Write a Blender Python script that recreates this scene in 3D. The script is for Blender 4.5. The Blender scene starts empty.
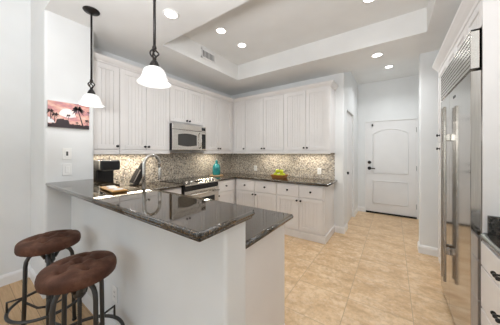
import bpy, bmesh, math, random
from mathutils import Vector, Matrix
S = bpy.context.scene
COL = S.collection
R = math.radians
rnd = random.Random(7)

# ------------------------------------------------------------------ camera, world, daylight, exposure
cam = bpy.data.cameras.new('camera'); camo = bpy.data.objects.new('camera', cam); COL.objects.link(camo)
camo.location = (0, 0, 1.375); camo.rotation_euler = (R(90), 0, R(34.8))
cam.sensor_width = 36; cam.lens = 36 * 206.1 / 500; cam.shift_y = -9.8 / 500; cam.clip_start = .02
S.camera = camo

w = bpy.data.worlds.new('sky'); S.world = w; w.use_nodes = True
bg = w.node_tree.nodes['Background']
sky = w.node_tree.nodes.new('ShaderNodeTexSky'); sky.sky_type = 'NISHITA'
sky.sun_elevation = R(50); sky.sun_rotation = R(20); sky.sun_disc = False
w.node_tree.links.new(sky.outputs[0], bg.inputs[0]); bg.inputs[1].default_value = .35

def area(name, loc, rot, sx, sy, power, col):
    l = bpy.data.lights.new(name, 'AREA'); l.shape = 'RECTANGLE'; l.size = sx; l.size_y = sy
    l.energy = power; l.color = col
    o = bpy.data.objects.new(name, l); COL.objects.link(o); o.location = loc; o.rotation_euler = rot
    return o
# daylight through the glazed wall behind the camera plus an added dining-side fill lamp, no window there
area('daylight_rear', (-1.1, -4.85, 1.35), (R(90), 0, 0), 3.8, 2.3, 23, (.90, .96, 1.0))
area('dining_fill', (-3.25, -2.2, 1.45), (R(90), 0, R(-90)), 2.2, 1.9, 5, (.93, .97, 1.0))
# added fill lamp behind the camera, aimed up to brighten the ceiling
area('ceiling_fill', (-.55, -.45, 1.65), (R(164), 0, R(8)), .6, .6, 78, (.96, .975, 1.0))

S.view_settings.view_transform = 'Standard'; S.view_settings.look = 'None'
S.view_settings.exposure = 0.0; S.view_settings.gamma = 1.0; S.view_settings.use_curve_mapping = False
S.cycles.use_denoising = True
S.cycles.max_bounces = 14; S.cycles.diffuse_bounces = 8; S.cycles.glossy_bounces = 6
S.cycles.sample_clamp_indirect = 6.0

# ------------------------------------------------------------------ materials
class NT:
    def __init__(s, m): s.t = m.node_tree; s.n = s.t.nodes; s.b = s.n['Principled BSDF']
    def add(s, k, **kw):
        n = s.n.new(k)
        for a, b in kw.items(): setattr(n, a, b)
        return n
    def link(s, a, b): s.t.links.new(a, b)
def mat(name, col=(.8, .8, .8), rough=.5, metal=0.0, **kw):
    m = bpy.data.materials.new(name); m.use_nodes = True
    b = m.node_tree.nodes['Principled BSDF']
    b.inputs['Base Color'].default_value = (*col, 1); b.inputs['Roughness'].default_value = rough
    b.inputs['Metallic'].default_value = metal
    for k, v in kw.items():
        b.inputs[k.replace('_', ' ')].default_value = v
    return m
def pos(t):
    return t.add('ShaderNodeNewGeometry').outputs['Position']
def noise(t, vec, scale, detail=3, rough=.5, stretch=None):
    n = t.add('ShaderNodeTexNoise'); n.inputs['Scale'].default_value = scale
    n.inputs['Detail'].default_value = detail; n.inputs['Roughness'].default_value = rough
    if stretch:
        mp = t.add('ShaderNodeMapping'); mp.inputs['Scale'].default_value = stretch
        t.link(vec, mp.inputs[0]); vec = mp.outputs[0]
    t.link(vec, n.inputs['Vector']); return n.outputs[0]
def ramp(t, fac, stops, interp='LINEAR'):
    r = t.add('ShaderNodeValToRGB'); r.color_ramp.interpolation = interp
    e = r.color_ramp.elements
    while len(e) < len(stops): e.new(.5)
    for el, (p, c) in zip(e, stops): el.position = p; el.color = (*c, 1)
    t.link(fac, r.inputs[0]); return r.outputs[0]
def bump(t, h, strength, dist=.002):
    b = t.add('ShaderNodeBump'); b.inputs['Strength'].default_value = strength; b.inputs['Distance'].default_value = dist
    t.link(h, b.inputs['Height']); t.link(b.outputs[0], t.b.inputs['Normal'])
def mathn(t, op, a, b=None):
    n = t.add('ShaderNodeMath', operation=op)
    for i, v in enumerate((a, b)):
        if v is None: continue
        if isinstance(v, (int, float)): n.inputs[i].default_value = v
        else: t.link(v, n.inputs[i])
    return n.outputs[0]
def mixc(t, fac, a, b):
    n = t.add('ShaderNodeMix', data_type='RGBA')
    for i, v in ((0, fac), (6, a), (7, b)):
        if isinstance(v, (int, float)): n.inputs[i].default_value = v
        elif isinstance(v, tuple): n.inputs[i].default_value = (*v, 1)
        else: t.link(v, n.inputs[i])
    return n.outputs[2]

def m_paint(name, col, rough=.6, b=.08):
    m = mat(name, col, rough); t = NT(m); p = pos(t)
    n1 = noise(t, p, 3, 2)
    c = ramp(t, n1, [(.3, tuple(x * .975 for x in col)), (.7, tuple(min(1, x * 1.02) for x in col))])
    t.link(c, t.b.inputs['Base Color'])
    if b: bump(t, noise(t, p, 220, 2), b, .001)
    return m
M = {}
M['wall'] = m_paint('wall_paint', (.785, .80, .805))
M['ceil'] = m_paint('ceiling_paint', (.80, .805, .80))
M['trim'] = m_paint('trim_paint', (.86, .86, .86), .35, 0)
M['cab'] = m_paint('cabinet_paint', (.80, .78, .77), .38, 0)
M['doorp'] = m_paint('door_paint', (.80, .795, .795), .35, 0)
M['plastic'] = m_paint('white_plastic', (.88, .88, .87), .3, 0)
M['slot'] = mat('dark_slot', (.08, .08, .08), .5)
M['bronze'] = m_paint('oil_rubbed_bronze', (.022, .019, .018), .38, 0)
M['bronze'].node_tree.nodes['Principled BSDF'].inputs['Metallic'].default_value = .6
M['iron'] = m_paint('dark_iron', (.075, .072, .07), .42, 0)
M['iron'].node_tree.nodes['Principled BSDF'].inputs['Metallic'].default_value = .7
M['blackp'] = m_paint('black_plastic', (.014, .014, .016), .3, 0)
M['darkgap'] = mat('dark_gasket', (.01, .01, .01), .6)
M['blackglass'] = m_paint('black_glass', (.01, .01, .011), .06, 0)

M['greyglass'] = m_paint('glass_reflection_grey', (.055, .053, .05), .12, 0)  # grey base colour stands in for the reflection in the microwave window
def m_steel(name, col, rough, axis, amt=.05):
    m = mat(name, col, rough, 1.0); t = NT(m); p = pos(t)
    st = {'z': (60, 60, 1.2), 'y': (60, 1.2, 60), 'x': (1.2, 60, 60)}[axis]
    n = noise(t, p, 4, 3, .6, st)
    c = ramp(t, n, [(.25, tuple(x * .88 for x in col)), (.75, tuple(min(1, x * 1.08) for x in col))])
    t.link(c, t.b.inputs['Base Color'])
    rr = mathn(t, 'MULTIPLY_ADD', n, amt); rr.node.inputs[2].default_value = rough
    t.link(rr, t.b.inputs['Roughness'])
    return m
M['steel_door'] = m_steel('steel_brushed_door', (.54, .51, .475), .09, 'z', .06)
M['steel'] = m_steel('steel_brushed', (.70, .67, .63), .24, 'y')
M['steel_side'] = m_steel('steel_side', (.40, .37, .335), .25, 'z')
M['nickel'] = m_steel('brushed_nickel', (.62, .60, .57), .22, 'z')

def m_granite(name, light=(.15, .095, .045), dark=(.014, .010, .007)):
    m = mat(name, dark, .035); t = NT(m); p = pos(t)
    n1 = noise(t, p, 95, 4, .7); n2 = noise(t, p, 32, 3, .6); n3 = noise(t, p, 240, 2, .6)
    c1 = ramp(t, n1, [(.42, dark), (.52, tuple(x * .35 for x in light)), (.62, light), (.76, (.26, .20, .13))])
    c2 = ramp(t, n3, [(.4, dark), (.62, (.06, .05, .035)), (.76, (.20, .17, .13))])
    t.link(mixc(t, ramp(t, n2, [(.42, (0, 0, 0)), (.58, (1, 1, 1))]), c1, c2), t.b.inputs['Base Color'])
    t.b.inputs['IOR'].default_value = 1.85
    return m
M['granite'] = m_granite('brown_granite')
M['granite_black'] = m_granite('black_granite', (.10, .09, .08), (.005, .005, .005))

def m_mosaic():
    m = mat('mosaic_tile', (.4, .36, .3), .28); t = NT(m); p = pos(t)
    sp = t.add('ShaderNodeSeparateXYZ'); t.link(p, sp.inputs[0])
    u = mathn(t, 'ADD', sp.outputs[0], sp.outputs[1]); z = sp.outputs[2]
    s = .0158
    zr = mathn(t, 'DIVIDE', z, s); row = mathn(t, 'FLOOR', zr)
    off = t.add('ShaderNodeTexWhiteNoise', noise_dimensions='1D'); t.link(row, off.inputs['W'])
    ur = mathn(t, 'ADD', mathn(t, 'DIVIDE', u, s * 1.1), mathn(t, 'MULTIPLY', off.outputs['Value'], .0)); colm = mathn(t, 'FLOOR', ur)
    cv = t.add('ShaderNodeCombineXYZ'); t.link(colm, cv.inputs[0]); t.link(row, cv.inputs[1])
    wn = t.add('ShaderNodeTexWhiteNoise', noise_dimensions='2D'); t.link(cv.outputs[0], wn.inputs['Vector'])
    c = ramp(t, wn.outputs['Value'], [(0, (.11, .092, .075)), (.10, (.30, .255, .205)), (.26, (.50, .44, .365)), (.45, (.38, .36, .335)),
             (.58, (.66, .60, .51)), (.74, (.21, .19, .18)), (.82, (.56, .49, .385)), (.92, (.78, .73, .65))], 'CONSTANT')
    fu = mathn(t, 'FRACT', ur); fz = mathn(t, 'FRACT', zr)
    g = mathn(t, 'MAXIMUM', mathn(t, 'LESS_THAN', fu, .10), mathn(t, 'LESS_THAN', fz, .12))
    t.link(mixc(t, g, c, (.54, .495, .44)), t.b.inputs['Base Color'])
    bump(t, mathn(t, 'SUBTRACT', 1.0, g), .5, .002)
    return m
M['mosaic'] = m_mosaic()

def m_tile():
    m = mat('travertine_tile', (.5, .4, .28), .32); t = NT(m); p = pos(t)
    sp = t.add('ShaderNodeSeparateXYZ'); t.link(p, sp.inputs[0])
    ur = mathn(t, 'DIVIDE', mathn(t, 'ADD', sp.outputs[0], .35 + 4.85), .485)
    vr = mathn(t, 'DIVIDE', mathn(t, 'ADD', sp.outputs[1], -1.69 + 4.4), .44)
    iu = mathn(t, 'FLOOR', ur); iv = mathn(t, 'FLOOR', vr)
    cv = t.add('ShaderNodeCombineXYZ'); t.link(iu, cv.inputs[0]); t.link(iv, cv.inputs[1])
    wn = t.add('ShaderNodeTexWhiteNoise', noise_dimensions='2D'); t.link(cv.outputs[0], wn.inputs['Vector'])
    # every tile samples its own patch of stone
    sh = t.add('ShaderNodeVectorMath', operation='MULTIPLY_ADD'); t.link(wn.outputs['Color'], sh.inputs[0])
    sh.inputs[1].default_value = (9, 9, 9); t.link(p, sh.inputs[2])
    n1 = noise(t, sh.outputs[0], 3.2, 6, .62, (1, 2.2, 1)); n2 = noise(t, sh.outputs[0], 26, 4, .7)
    c = ramp(t, n1, [(.30, (.52, .33, .17)), (.45, (.67, .455, .255)), (.58, (.75, .545, .335)), (.75, (.80, .62, .43))])
    c = mixc(t, ramp(t, n2, [(.42, (0, 0, 0)), (.72, (.75, .75, .75))]), c, (.46, .30, .165))
    n4 = noise(t, sh.outputs[0], 9, 5, .75)
    c = mixc(t, ramp(t, n4, [(.50, (0, 0, 0)), (.68, (.6, .6, .6))]), c, (.86, .69, .50))
    ed = .0055
    def near(f): return mathn(t, 'MAXIMUM', mathn(t, 'LESS_THAN', f, ed), mathn(t, 'GREATER_THAN', f, 1 - ed))
    g = mathn(t, 'MAXIMUM', near(mathn(t, 'FRACT', ur)), near(mathn(t, 'FRACT', vr)))
    t.link(mixc(t, g, c, (.46, .33, .205)), t.b.inputs['Base Color'])
    bump(t, mathn(t, 'SUBTRACT', mathn(t, 'MULTIPLY', n2, .3), g), .35, .002)
    return m
M['tile'] = m_tile()

def m_wood(name, c0, c1, plank=None, rough=.4, stretch=(1, 14, 14)):
    m = mat(name, c0, rough); t = NT(m); p = pos(t)
    n = noise(t, p, 5, 4, .6, stretch)
    c = ramp(t, n, [(.3, c0), (.7, c1)])
    if plank:
        sp = t.add('ShaderNodeSeparateXYZ'); t.link(p, sp.inputs[0])
        v = mathn(t, 'DIVIDE', sp.outputs[1], plank); i = mathn(t, 'FLOOR', v)
        wn = t.add('ShaderNodeTexWhiteNoise', noise_dimensions='1D'); t.link(i, wn.inputs['W'])
        c = mixc(t, mathn(t, 'MULTIPLY', wn.outputs['Value'], .35), c, tuple(x * .62 for x in c0))
        g = mathn(t, 'LESS_THAN', mathn(t, 'FRACT', v), .03)
        c = mixc(t, g, c, tuple(x * .35 for x in c0))
    t.link(c, t.b.inputs['Base Color'])
    return m
M['woodfloor'] = m_wood('oak_floor', (.50, .31, .15), (.66, .44, .24), .083, .3)
M['boardwood'] = m_wood('board_wood', (.42, .19, .035), (.58, .30, .07))
M['bowlwood'] = m_wood('bowl_wood', (.32, .13, .035), (.46, .20, .06))
M['trivet'] = m_wood('trivet_wood', (.42, .27, .13), (.58, .40, .22))

def m_leather():
    m = mat('brown_suede', (.09, .04, .025), .62); t = NT(m)
    tc = t.add('ShaderNodeTexCoord').outputs['Object']
    n = noise(t, tc, 7, 5, .65); n2 = noise(t, tc, 60, 3, .6)
    c = ramp(t, n, [(.3, (.052, .022, .013)), (.5, (.098, .043, .027)), (.72, (.20, .098, .064))])
    t.link(c, t.b.inputs['Base Color']); bump(t, n2, .25, .004)
    t.b.inputs['Specular IOR Level'].default_value = .2
    return m
M['leather'] = m_leather()
M['leather_dark'] = m_paint('suede_welt', (.055, .024, .016), .6, 0)

def m_emit(name, col, st):
    m = mat(name, (.9, .9, .9), .4); b = m.node_tree.nodes['Principled BSDF']
    b.inputs['Emission Color'].default_value = (*col, 1); b.inputs['Emission Strength'].default_value = st
    return m
M['lamp'] = m_emit('lamp_lens', (1, .96, .9), 9)
M['bulb'] = m_emit('bulb_glass', (1, .95, .88), 5)
M['led'] = m_emit('led_strip', (1, .86, .66), 5)
def m_shade():
    m = bpy.data.materials.new('alabaster_glass'); m.use_nodes = True; t = NT(m)
    p = t.add('ShaderNodeTexCoord').outputs['Object']
    n = noise(t, p, 18, 4, .6)
    t.b.inputs['Roughness'].default_value = .18
    c = ramp(t, n, [(.3, (.80, .80, .79)), (.7, (.93, .93, .93))]); t.link(c, t.b.inputs['Base Color'])
    t.b.inputs['Emission Color'].default_value = (1, .98, .95, 1); t.b.inputs['Emission Strength'].default_value = .10
    tr = t.add('ShaderNodeBsdfTranslucent'); t.link(c, tr.inputs[0])
    mx = t.add('ShaderNodeMixShader'); mx.inputs[0].default_value = .35
    t.link(t.b.outputs[0], mx.inputs[1]); t.link(tr.outputs[0], mx.inputs[2])
    t.link(mx.outputs[0], t.n['Material Output'].inputs[0]); return m
M['shade'] = m_shade()
M['teal'] = m_paint('teal_glaze', (.02, .27, .27), .12, 0)
def _teal():
    m = M['teal']; t = NT(m); p = pos(t)
    c = ramp(t, noise(t, p, 9, 4, .6), [(.3, (.012, .15, .17)), (.55, (.03, .30, .31)), (.75, (.16, .50, .47))])
    t.link(c, t.b.inputs['Base Color'])
_teal()
M['apple'] = m_paint('green_apple', (.55, .62, .03), .3, 0)
M['stem'] = mat('fruit_stem', (.10, .06, .03), .7)
M['glass'] = mat('window_glass', (1, 1, 1), .0, Transmission_Weight=1.0, IOR=1.05)
def m_sunset():
    m = mat('sunset_print', (.8, .5, .5), .5); t = NT(m); p = pos(t)
    n = noise(t, p, 9, 5, .6, (1, 1, 2.4))
    c = ramp(t, n, [(.30, (.34, .24, .30)), (.44, (.58, .25, .26)), (.55, (.74, .42, .34)), (.68, (.80, .58, .50))])
    t.link(c, t.b.inputs['Base Color']); return m
M['sunset'] = m_sunset()
M['sil'] = mat('silhouette_ink', (.028, .016, .02), .6)
M['cloud_glare'] = mat('pale_cloud_glare', (.93, .80, .77), .6)  # printed cloud dome with lamp glare painted into its pale colour
M['hut'] = mat('white_ink', (.80, .80, .83), .6)
M['canvas'] = mat('canvas_edge', (.55, .53, .52), .7)

# ------------------------------------------------------------------ mesh helpers
class MB:
    def __init__(s, T=None): s.bm = bmesh.new(); s.T = T; s.mi = 0
    def _put(s, bm2):
        # merge a temporary bmesh, through the frame T
        vm = {}
        for v in bm2.verts:
            co = s.T(*v.co) if s.T else v.co
            vm[v] = s.bm.verts.new(co)
        for f in bm2.faces:
            try: nf = s.bm.faces.new([vm[v] for v in f.verts])
            except ValueError: continue
            nf.material_index = s.mi; nf.smooth = f.smooth
        bm2.free(); return s
    def box(s, x0, x1, y0, y1, z0, z1, bev=0, seg=2, only=None):
        b = bmesh.new(); bmesh.ops.create_cube(b, size=1)
        for v in b.verts:
            v.co = Vector(((x0 + x1) / 2 + v.co.x * (x1 - x0), (y0 + y1) / 2 + v.co.y * (y1 - y0), (z0 + z1) / 2 + v.co.z * (z1 - z0)))
        if bev:
            es = [e for e in b.edges if only is None or only((e.verts[0].co + e.verts[1].co) / 2, e.verts[0].co - e.verts[1].co)]
            if es: bmesh.ops.bevel(b, geom=es, offset=bev, segments=seg, affect='EDGES', profile=.5)
        return s._put(b)
    def prism(s, poly, axis, a0, a1, smooth=False):
        # poly: 2D points in the two other axes (cyclic order x,y,z), swept from a0 to a1 along the axis
        def P(p, a): return {'x': (a, p[0], p[1]), 'y': (p[0], a, p[1]), 'z': (p[0], p[1], a)}[axis]
        b = bmesh.new()
        A = [b.verts.new(P(p, a0)) for p in poly]; B = [b.verts.new(P(p, a1)) for p in poly]
        b.faces.new(A); b.faces.new(B[::-1]); n = len(poly)
        for i in range(n): b.faces.new((A[i], A[(i + 1) % n], B[(i + 1) % n], B[i])).smooth = smooth
        return s._put(b)
    def lathe(s, prof, c=(0, 0, 0), axis='z', n=24, smooth=True, cap=True):
        def P(r, h, a):
            x, y = r * math.cos(a), r * math.sin(a)
            return Vector(c) + Vector({'z': (x, y, h), 'x': (h, x, y), 'y': (x, h, y)}[axis])
        b = bmesh.new()
        rings = [[b.verts.new(P(max(r, 1e-5), h, 2 * math.pi * k / n)) for k in range(n)] for r, h in prof]
        for A, B in zip(rings, rings[1:]):
            for k in range(n):
                b.faces.new((A[k], A[(k + 1) % n], B[(k + 1) % n], B[k])).smooth = smooth
        if cap: b.faces.new(rings[0][::-1]); b.faces.new(rings[-1])
        return s._put(b)
    def tube(s, path, r, n=10, closed=False, cap=True):
        pts = [Vector(p) for p in path]; m = len(pts); b = bmesh.new(); rings = []
        prev = None
        for i, p in enumerate(pts):
            if closed: d = (pts[(i + 1) % m] - pts[i - 1]).normalized()
            else: d = ((pts[i + 1] - p).normalized() if i == 0 else (p - pts[i - 1]).normalized() if i == m - 1
                       else ((pts[i + 1] - p).normalized() + (p - pts[i - 1]).normalized()).normalized())
            if prev is None:
                up = Vector((0, 0, 1)) if abs(d.z) < .9 else Vector((1, 0, 0))
                a = d.cross(up).normalized()
            else: a = (prev - d * prev.dot(d)).normalized()
            prev = a; c = d.cross(a)
            rr = r[i] if isinstance(r, (list, tuple)) else r
            rings.append([b.verts.new(p + a * rr * math.cos(2 * math.pi * k / n) + c * rr * math.sin(2 * math.pi * k / n)) for k in range(n)])
        for i in range(m if closed else m - 1):
            A, B = rings[i], rings[(i + 1) % m]
            for k in range(n): b.faces.new((A[k], A[(k + 1) % n], B[(k + 1) % n], B[k])).smooth = True
        if cap and not closed: b.faces.new(rings[0][::-1]); b.faces.new(rings[-1])
        return s._put(b)
    def sphere(s, c, r, sc=(1, 1, 1), u=16, v=10):
        b = bmesh.new(); bmesh.ops.create_uvsphere(b, u_segments=u, v_segments=v, radius=r)
        for q in b.verts: q.co = Vector((c[0] + q.co.x * sc[0], c[1] + q.co.y * sc[1], c[2] + q.co.z * sc[2]))
        for f in b.faces: f.smooth = True
        return s._put(b)
    def sweep(s, path, prof):
        # prof (offset to the right of travel, z) swept along a 2D path with mitred corners
        pts = [Vector((p[0], p[1])) for p in path]; m = len(pts); offs = []
        for i in range(m):
            ds = []
            if i > 0: ds.append((pts[i] - pts[i - 1]).normalized())
            if i < m - 1: ds.append((pts[i + 1] - pts[i]).normalized())
            ns = [Vector((d.y, -d.x)) for d in ds]
            if len(ns) == 1: offs.append(ns[0])
            else:
                a = ns[0] + ns[1]; offs.append(a / a.dot(ns[0]))
        b = bmesh.new()
        rings = [[b.verts.new((p.x + o.x * q[0], p.y + o.y * q[0], q[1])) for q in prof] for p, o in zip(pts, offs)]
        k = len(prof)
        for A, B in zip(rings, rings[1:]):
            for j in range(k): b.faces.new((A[j], A[(j + 1) % k], B[(j + 1) % k], B[j]))
        b.faces.new(rings[0][::-1]); b.faces.new(rings[-1])
        return s._put(b)
    def poly(s, pts):
        s.bm.faces.new([s.bm.verts.new(s.T(*p) if s.T else p) for p in pts]).material_index = s.mi; return s
    def build(s, name, mats, parent=None, recalc=True):
        if recalc: bmesh.ops.recalc_face_normals(s.bm, faces=s.bm.faces)
        off = Vector((0, 0, 0)); q = parent
        while q is not None: off += q.location; q = q.parent
        if off.length: bmesh.ops.translate(s.bm, verts=s.bm.verts, vec=-off)
        me = bpy.data.meshes.new(name); s.bm.to_mesh(me); s.bm.free()
        for m in (mats if isinstance(mats, (list, tuple)) else [mats]): me.materials.append(M[m])
        o = bpy.data.objects.new(name, me); COL.objects.link(o)
        if parent is not None: o.parent = parent
        return o
def tag(o, label, cat, group=None):
    o['label'] = label; o['category'] = cat
    if group: o['group'] = group
    return o
def thing(name, loc, label, cat, group=None):
    o = bpy.data.objects.new(name, None); COL.objects.link(o); o.location = loc; o.empty_display_size = .1
    return tag(o, label, cat, group)
def struct(o): o['kind'] = 'structure'; return o
def copy_tree(o, parent=None):
    c = o.copy(); COL.objects.link(c)
    if parent is not None: c.parent = parent
    for ch in list(o.children): copy_tree(ch, c)
    return c

XA, YB, ZC, ZT = -3.17, 3.78, 2.735, 3.01
TA = lambda u, n, z: Vector((XA + n, u, z))          # left kitchen wall: u along Y, n out into the room
TBk = lambda u, n, z: Vector((u, YB - n, z))          # back kitchen wall: u along X
XR = 1.06
TR = lambda u, n, z: Vector((XR - n, u, z))          # refrigerator wall

# ------------------------------------------------------------------ the room shell
struct(MB().box(-3.5, 1.2, .72, 5.6, -.1, 0).box(-.75, 1.2, -5, .72, -.1, 0).build('floor', 'tile'))
struct(MB().box(-3.5, -.75, -5, .72, -.1, 0).build('floor_dining', 'woodfloor'))
# kitchen ceiling with its raised tray
T0, T1, TY0, TY1 = -2.389, .311, 1.509, 3.038
c = MB()
ZG = 3.35
c.box(-3.5, T0, .492, YB, ZC, 3.5).box(T1, 1.2, .492, YB, ZC, 3.5).box(T0, T1, .492, TY0, ZC, 3.5).box(T0, T1, TY1, YB, ZC, 3.5)
struct(c.build('ceiling', 'ceil'))
struct(MB().box(-3.5, 1.2, -5.2, .492, ZG, 3.5).build('ceiling_living', 'ceil'))
struct(MB().box(T0 - .05, T1 + .05, TY0 - .05, TY1 + .05, ZT, ZT + .1).build('ceiling_tray', 'ceil'))
struct(MB().box(-1.9, .8, YB, 5.6, 2.98, 3.1).build('ceiling_hall', 'ceil'))
vert = lambda xs: (lambda c_, d_: abs(d_.z) > .5 and any(abs(c_.x - x) < .01 for x in xs))
struct(MB().box(-3.46, -3.316, -5, .52, 0, ZG).build('wall_left', 'wall'))
struct(MB().box(-3.46, -2.714, .492, .887, 0, ZC, .022, 4, vert([-2.714])).build('wall_pier', 'wall'))
struct(MB().box(-3.40, XA, .88, YB + .02, 0, ZC).build('wall_kitchen', 'wall'))
struct(MB().box(-3.40, -.688, YB, YB + .12, 0, ZT, .018, 3, lambda c_, d_: abs(d_.z) > .5 and abs(c_.x + .688) < .01 and c_.y < YB + .05).build('wall_back', 'wall'))
wl = MB()
wl.box(-.82, -.688, YB + .12, 4.07, 0, 2.98).box(-.82, -.688, 4.88, 5.6, 0, 2.98).box(-.82, -.688, 4.07, 4.88, 2.165, 2.98)
struct(wl.build('wall_hall_left', 'wall'))
DX0, DX1, YD, ZD = -.527, .404, 5.47, 2.085
we = MB()
we.box(-.7, DX0, YD, 5.6, 0, 2.98).box(DX1, .62, YD, 5.6, 0, 2.98).box(DX0, DX1, YD, 5.6, ZD, 2.98)
struct(we.build('wall_hall_end', 'wall'))
struct(MB().box(.47, .6, YB, YD, 0, 2.98).build('wall_hall_right', 'wall'))
struct(MB().box(.299, 1.2, 3.66, 3.80, 0, ZC, .018, 3, vert([.299])).build('wall_jamb', 'wall'))
struct(MB().box(XR, 1.2, -5, .492, 0, ZG).box(XR, 1.2, .492, 3.66, 0, ZC).build('wall_right', 'wall'))
# glazed wall behind the camera
wr = MB()
wr.box(-3.5, -3.05, -5.15, -5, 0, ZG).box(.85, 1.2, -5.15, -5, 0, ZG).box(-3.05, .85, -5.15, -5, 2.5, ZG)
struct(wr.build('wall_rear', 'wall'))
wf = MB()
for x in (-3.05, -1.1, .79): wf.box(x, x + .06, -5.12, -5.03, 0, 2.5)
wf.box(-3.05, .85, -5.12, -5.03, 2.44, 2.5).box(-3.05, .85, -5.12, -5.03, 0, .06)
wfo = struct(wf.build('window_1', 'trim'))
MB().box(-3.0, .8, -5.08, -5.07, .06, 2.44).build('pane', 'glass', wfo)
# bar wall under the raised counter
bw = MB().box(-2.72, -.61, .69, .85, 0, 1.047, .018, 3, vert([-.61]))
struct(bw.build('wall_bar', 'wall'))
# baseboards
bb = [(0, 0), (.014, 0), (.014, .085), (.010, .10), (.004, .112), (0, .112)]
def base(name, path): struct(MB().sweep(path, bb).build(name, 'trim'))
base('baseboard_left', [(-3.316, -4.99), (-3.316, .492), (-2.714, .492), (-2.714, .688)])
base('baseboard_bar', [(-2.69, .69), (-.61, .69), (-.61, .846)])
base('baseboard_back', [(-.832, YB), (-.688, YB), (-.688, 4.068)])
base('baseboard_hall', [(-.688, 4.882), (-.688, YD), (DX0 - .003, YD)])
base('baseboard_jamb', [(.299, 3.80), (.299, 3.66), (.45, 3.66)][::-1] if False else [(.40, 3.80), (.299, 3.80), (.299, 3.66), (1.0, 3.66)][::1])

# entry door at the end of the hall
d = MB()
d.box(DX0 + .004, DX1 - .004, YD + .012, YD + .055, .035, ZD - .004, .002, 1)
def door_panel(mb, x0, x1, z0, z1, rise, y):
    n = 20; cx = (x0 + x1) / 2; hw = (x1 - x0) / 2
    top = lambda x: z1 + rise * (1 - ((x - cx) / hw) ** 2)
    path = [(x0, y, z0), (x1, y, z0)] + [(x1 - (x1 - x0) * k / n, y, top(x1 - (x1 - x0) * k / n)) for k in range(n + 1)]
    mb.tube(path, .015, 6, closed=True)
    k = 6; g = .014; w_ = (x1 - x0 - .05) / k
    for i in range(k):
        a = x0 + .025 + i * w_ + g / 2; b = a + w_ - g
        mb.prism([(a, z0 + .025), (b, z0 + .025), (b, top(b) - .03), ((a + b) / 2, top((a + b) / 2) - .03), (a, top(a) - .03)], 'y', y - .009, y + .01)
y = YD + .012
door_panel(d, DX0 + .15, DX1 - .15, .92, 1.80, .10, y)
door_panel(d, DX0 + .15, DX1 - .15, .24, .74, 0, y)
door = struct(d.build('door_1', 'doorp'))
kb = MB().lathe([(.0, -.02), (.032, -.02), (.036, -.008), (.036, 0)], (DX0 + .075, y, 1.155), 'y', 20); kb.build('deadbolt', 'bronze', door)
h = MB().lathe([(.0, -.012), (.036, -.012), (.038, 0)], (DX0 + .075, y, 1.02), 'y', 20)
h.tube([(DX0 + .075, y - .01, 1.02), (DX0 + .075, y - .045, 1.02), (DX0 + .10, y - .05, 1.02), (DX0 + .19, y - .048, 1.015)], [.014, .014, .013, .010]).build('door_handle', 'bronze', door)
for z in (.25, 1.05, 1.85):
    MB().lathe([(.007, -.05), (.007, .05)], (DX1 - .002, y - .006, z), 'z', 10).build('hinge', 'bronze', door)
MB().box(DX0 + .12, DX0 + .15, y - .03, y, 1.985, 2.02).lathe([(.006, -.03), (.006, .03)], (DX0 + .135, y - .025, 2.0), 'z', 8).build('door_latch', 'bronze', door)
MB().box(DX0 + .004, DX1 - .004, YD - .01, YD + .06, .0, .034).build('door_sweep', 'darkgap', door)
fr = MB()
fr.box(DX0 - .012, DX0 + .003, YD - .004, YD + .06, 0, ZD + .012).box(DX1 - .003, DX1 + .012, YD - .004, YD + .06, 0, ZD + .012).box(DX0 - .012, DX1 + .012, YD - .004, YD + .06, ZD - .003, ZD + .012)
struct(fr.build('trim_1', 'trim'))
# side door in the hall wall
sd = MB(); sd.box(-.765, -.728, 4.075, 4.875, .01, 2.155)
for z0, z1 in ((.25, .85), (1.0, 2.0)):
    for a, b in ((4.20, 4.45), (4.52, 4.77)): sd.box(-.730, -.722, a, b, z0, z1, .004, 1)
sdo = struct(sd.build('door_2', 'doorp'))
MB().lathe([(0, .06), (.022, .058), (.028, .045), (.022, .03), (.010, .02), (.010, .006), (.03, .004), (.03, 0)], (-.728, 4.15, 1.0), 'x', 18).build('door_knob', 'bronze', sdo)

# ------------------------------------------------------------------ cabinets
def bead_door(T, u0, u1, z0, z1, n0, parent, name='door', rail=.058):
    m = MB(T); t = .020
    m.box(u0, u0 + rail, n0, n0 + t, z0, z1, .002, 1).box(u1 - rail, u1, n0, n0 + t, z0, z1, .002, 1)
    m.box(u0 + rail, u1 - rail, n0, n0 + t, z0, z0 + rail, .002, 1).box(u0 + rail, u1 - rail, n0, n0 + t, z1 - rail, z1, .002, 1)
    a, b = u0 + rail, u1 - rail
    m.box(a, b, n0, n0 + .006, z0 + rail, z1 - rail)
    k = max(1, round((b - a) / .042)); w_ = (b - a) / k
    for i in range(k): m.box(a + i * w_ + .0014, a + (i + 1) * w_ - .0014, n0 + .005, n0 + .0115, z0 + rail, z1 - rail, .0015, 1)
    return m.build(name, 'cab', parent)
def slab(T, u0, u1, z0, z1, n0, parent, name='drawer'):
    return MB(T).box(u0, u1, n0, n0 + .020, z0, z1, .003, 2).build(name, 'cab', parent)
def knob(T, u, n, z, parent):
    m = MB(T).lathe([(.012, 0), (.012, .003), (.006, .006), (.006, .016), (.015, .020), (.016, .026), (.010, .031), (0, .032)], (u, n, z), 'y', 12)
    return m.build('knob', 'bronze', parent)
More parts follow.
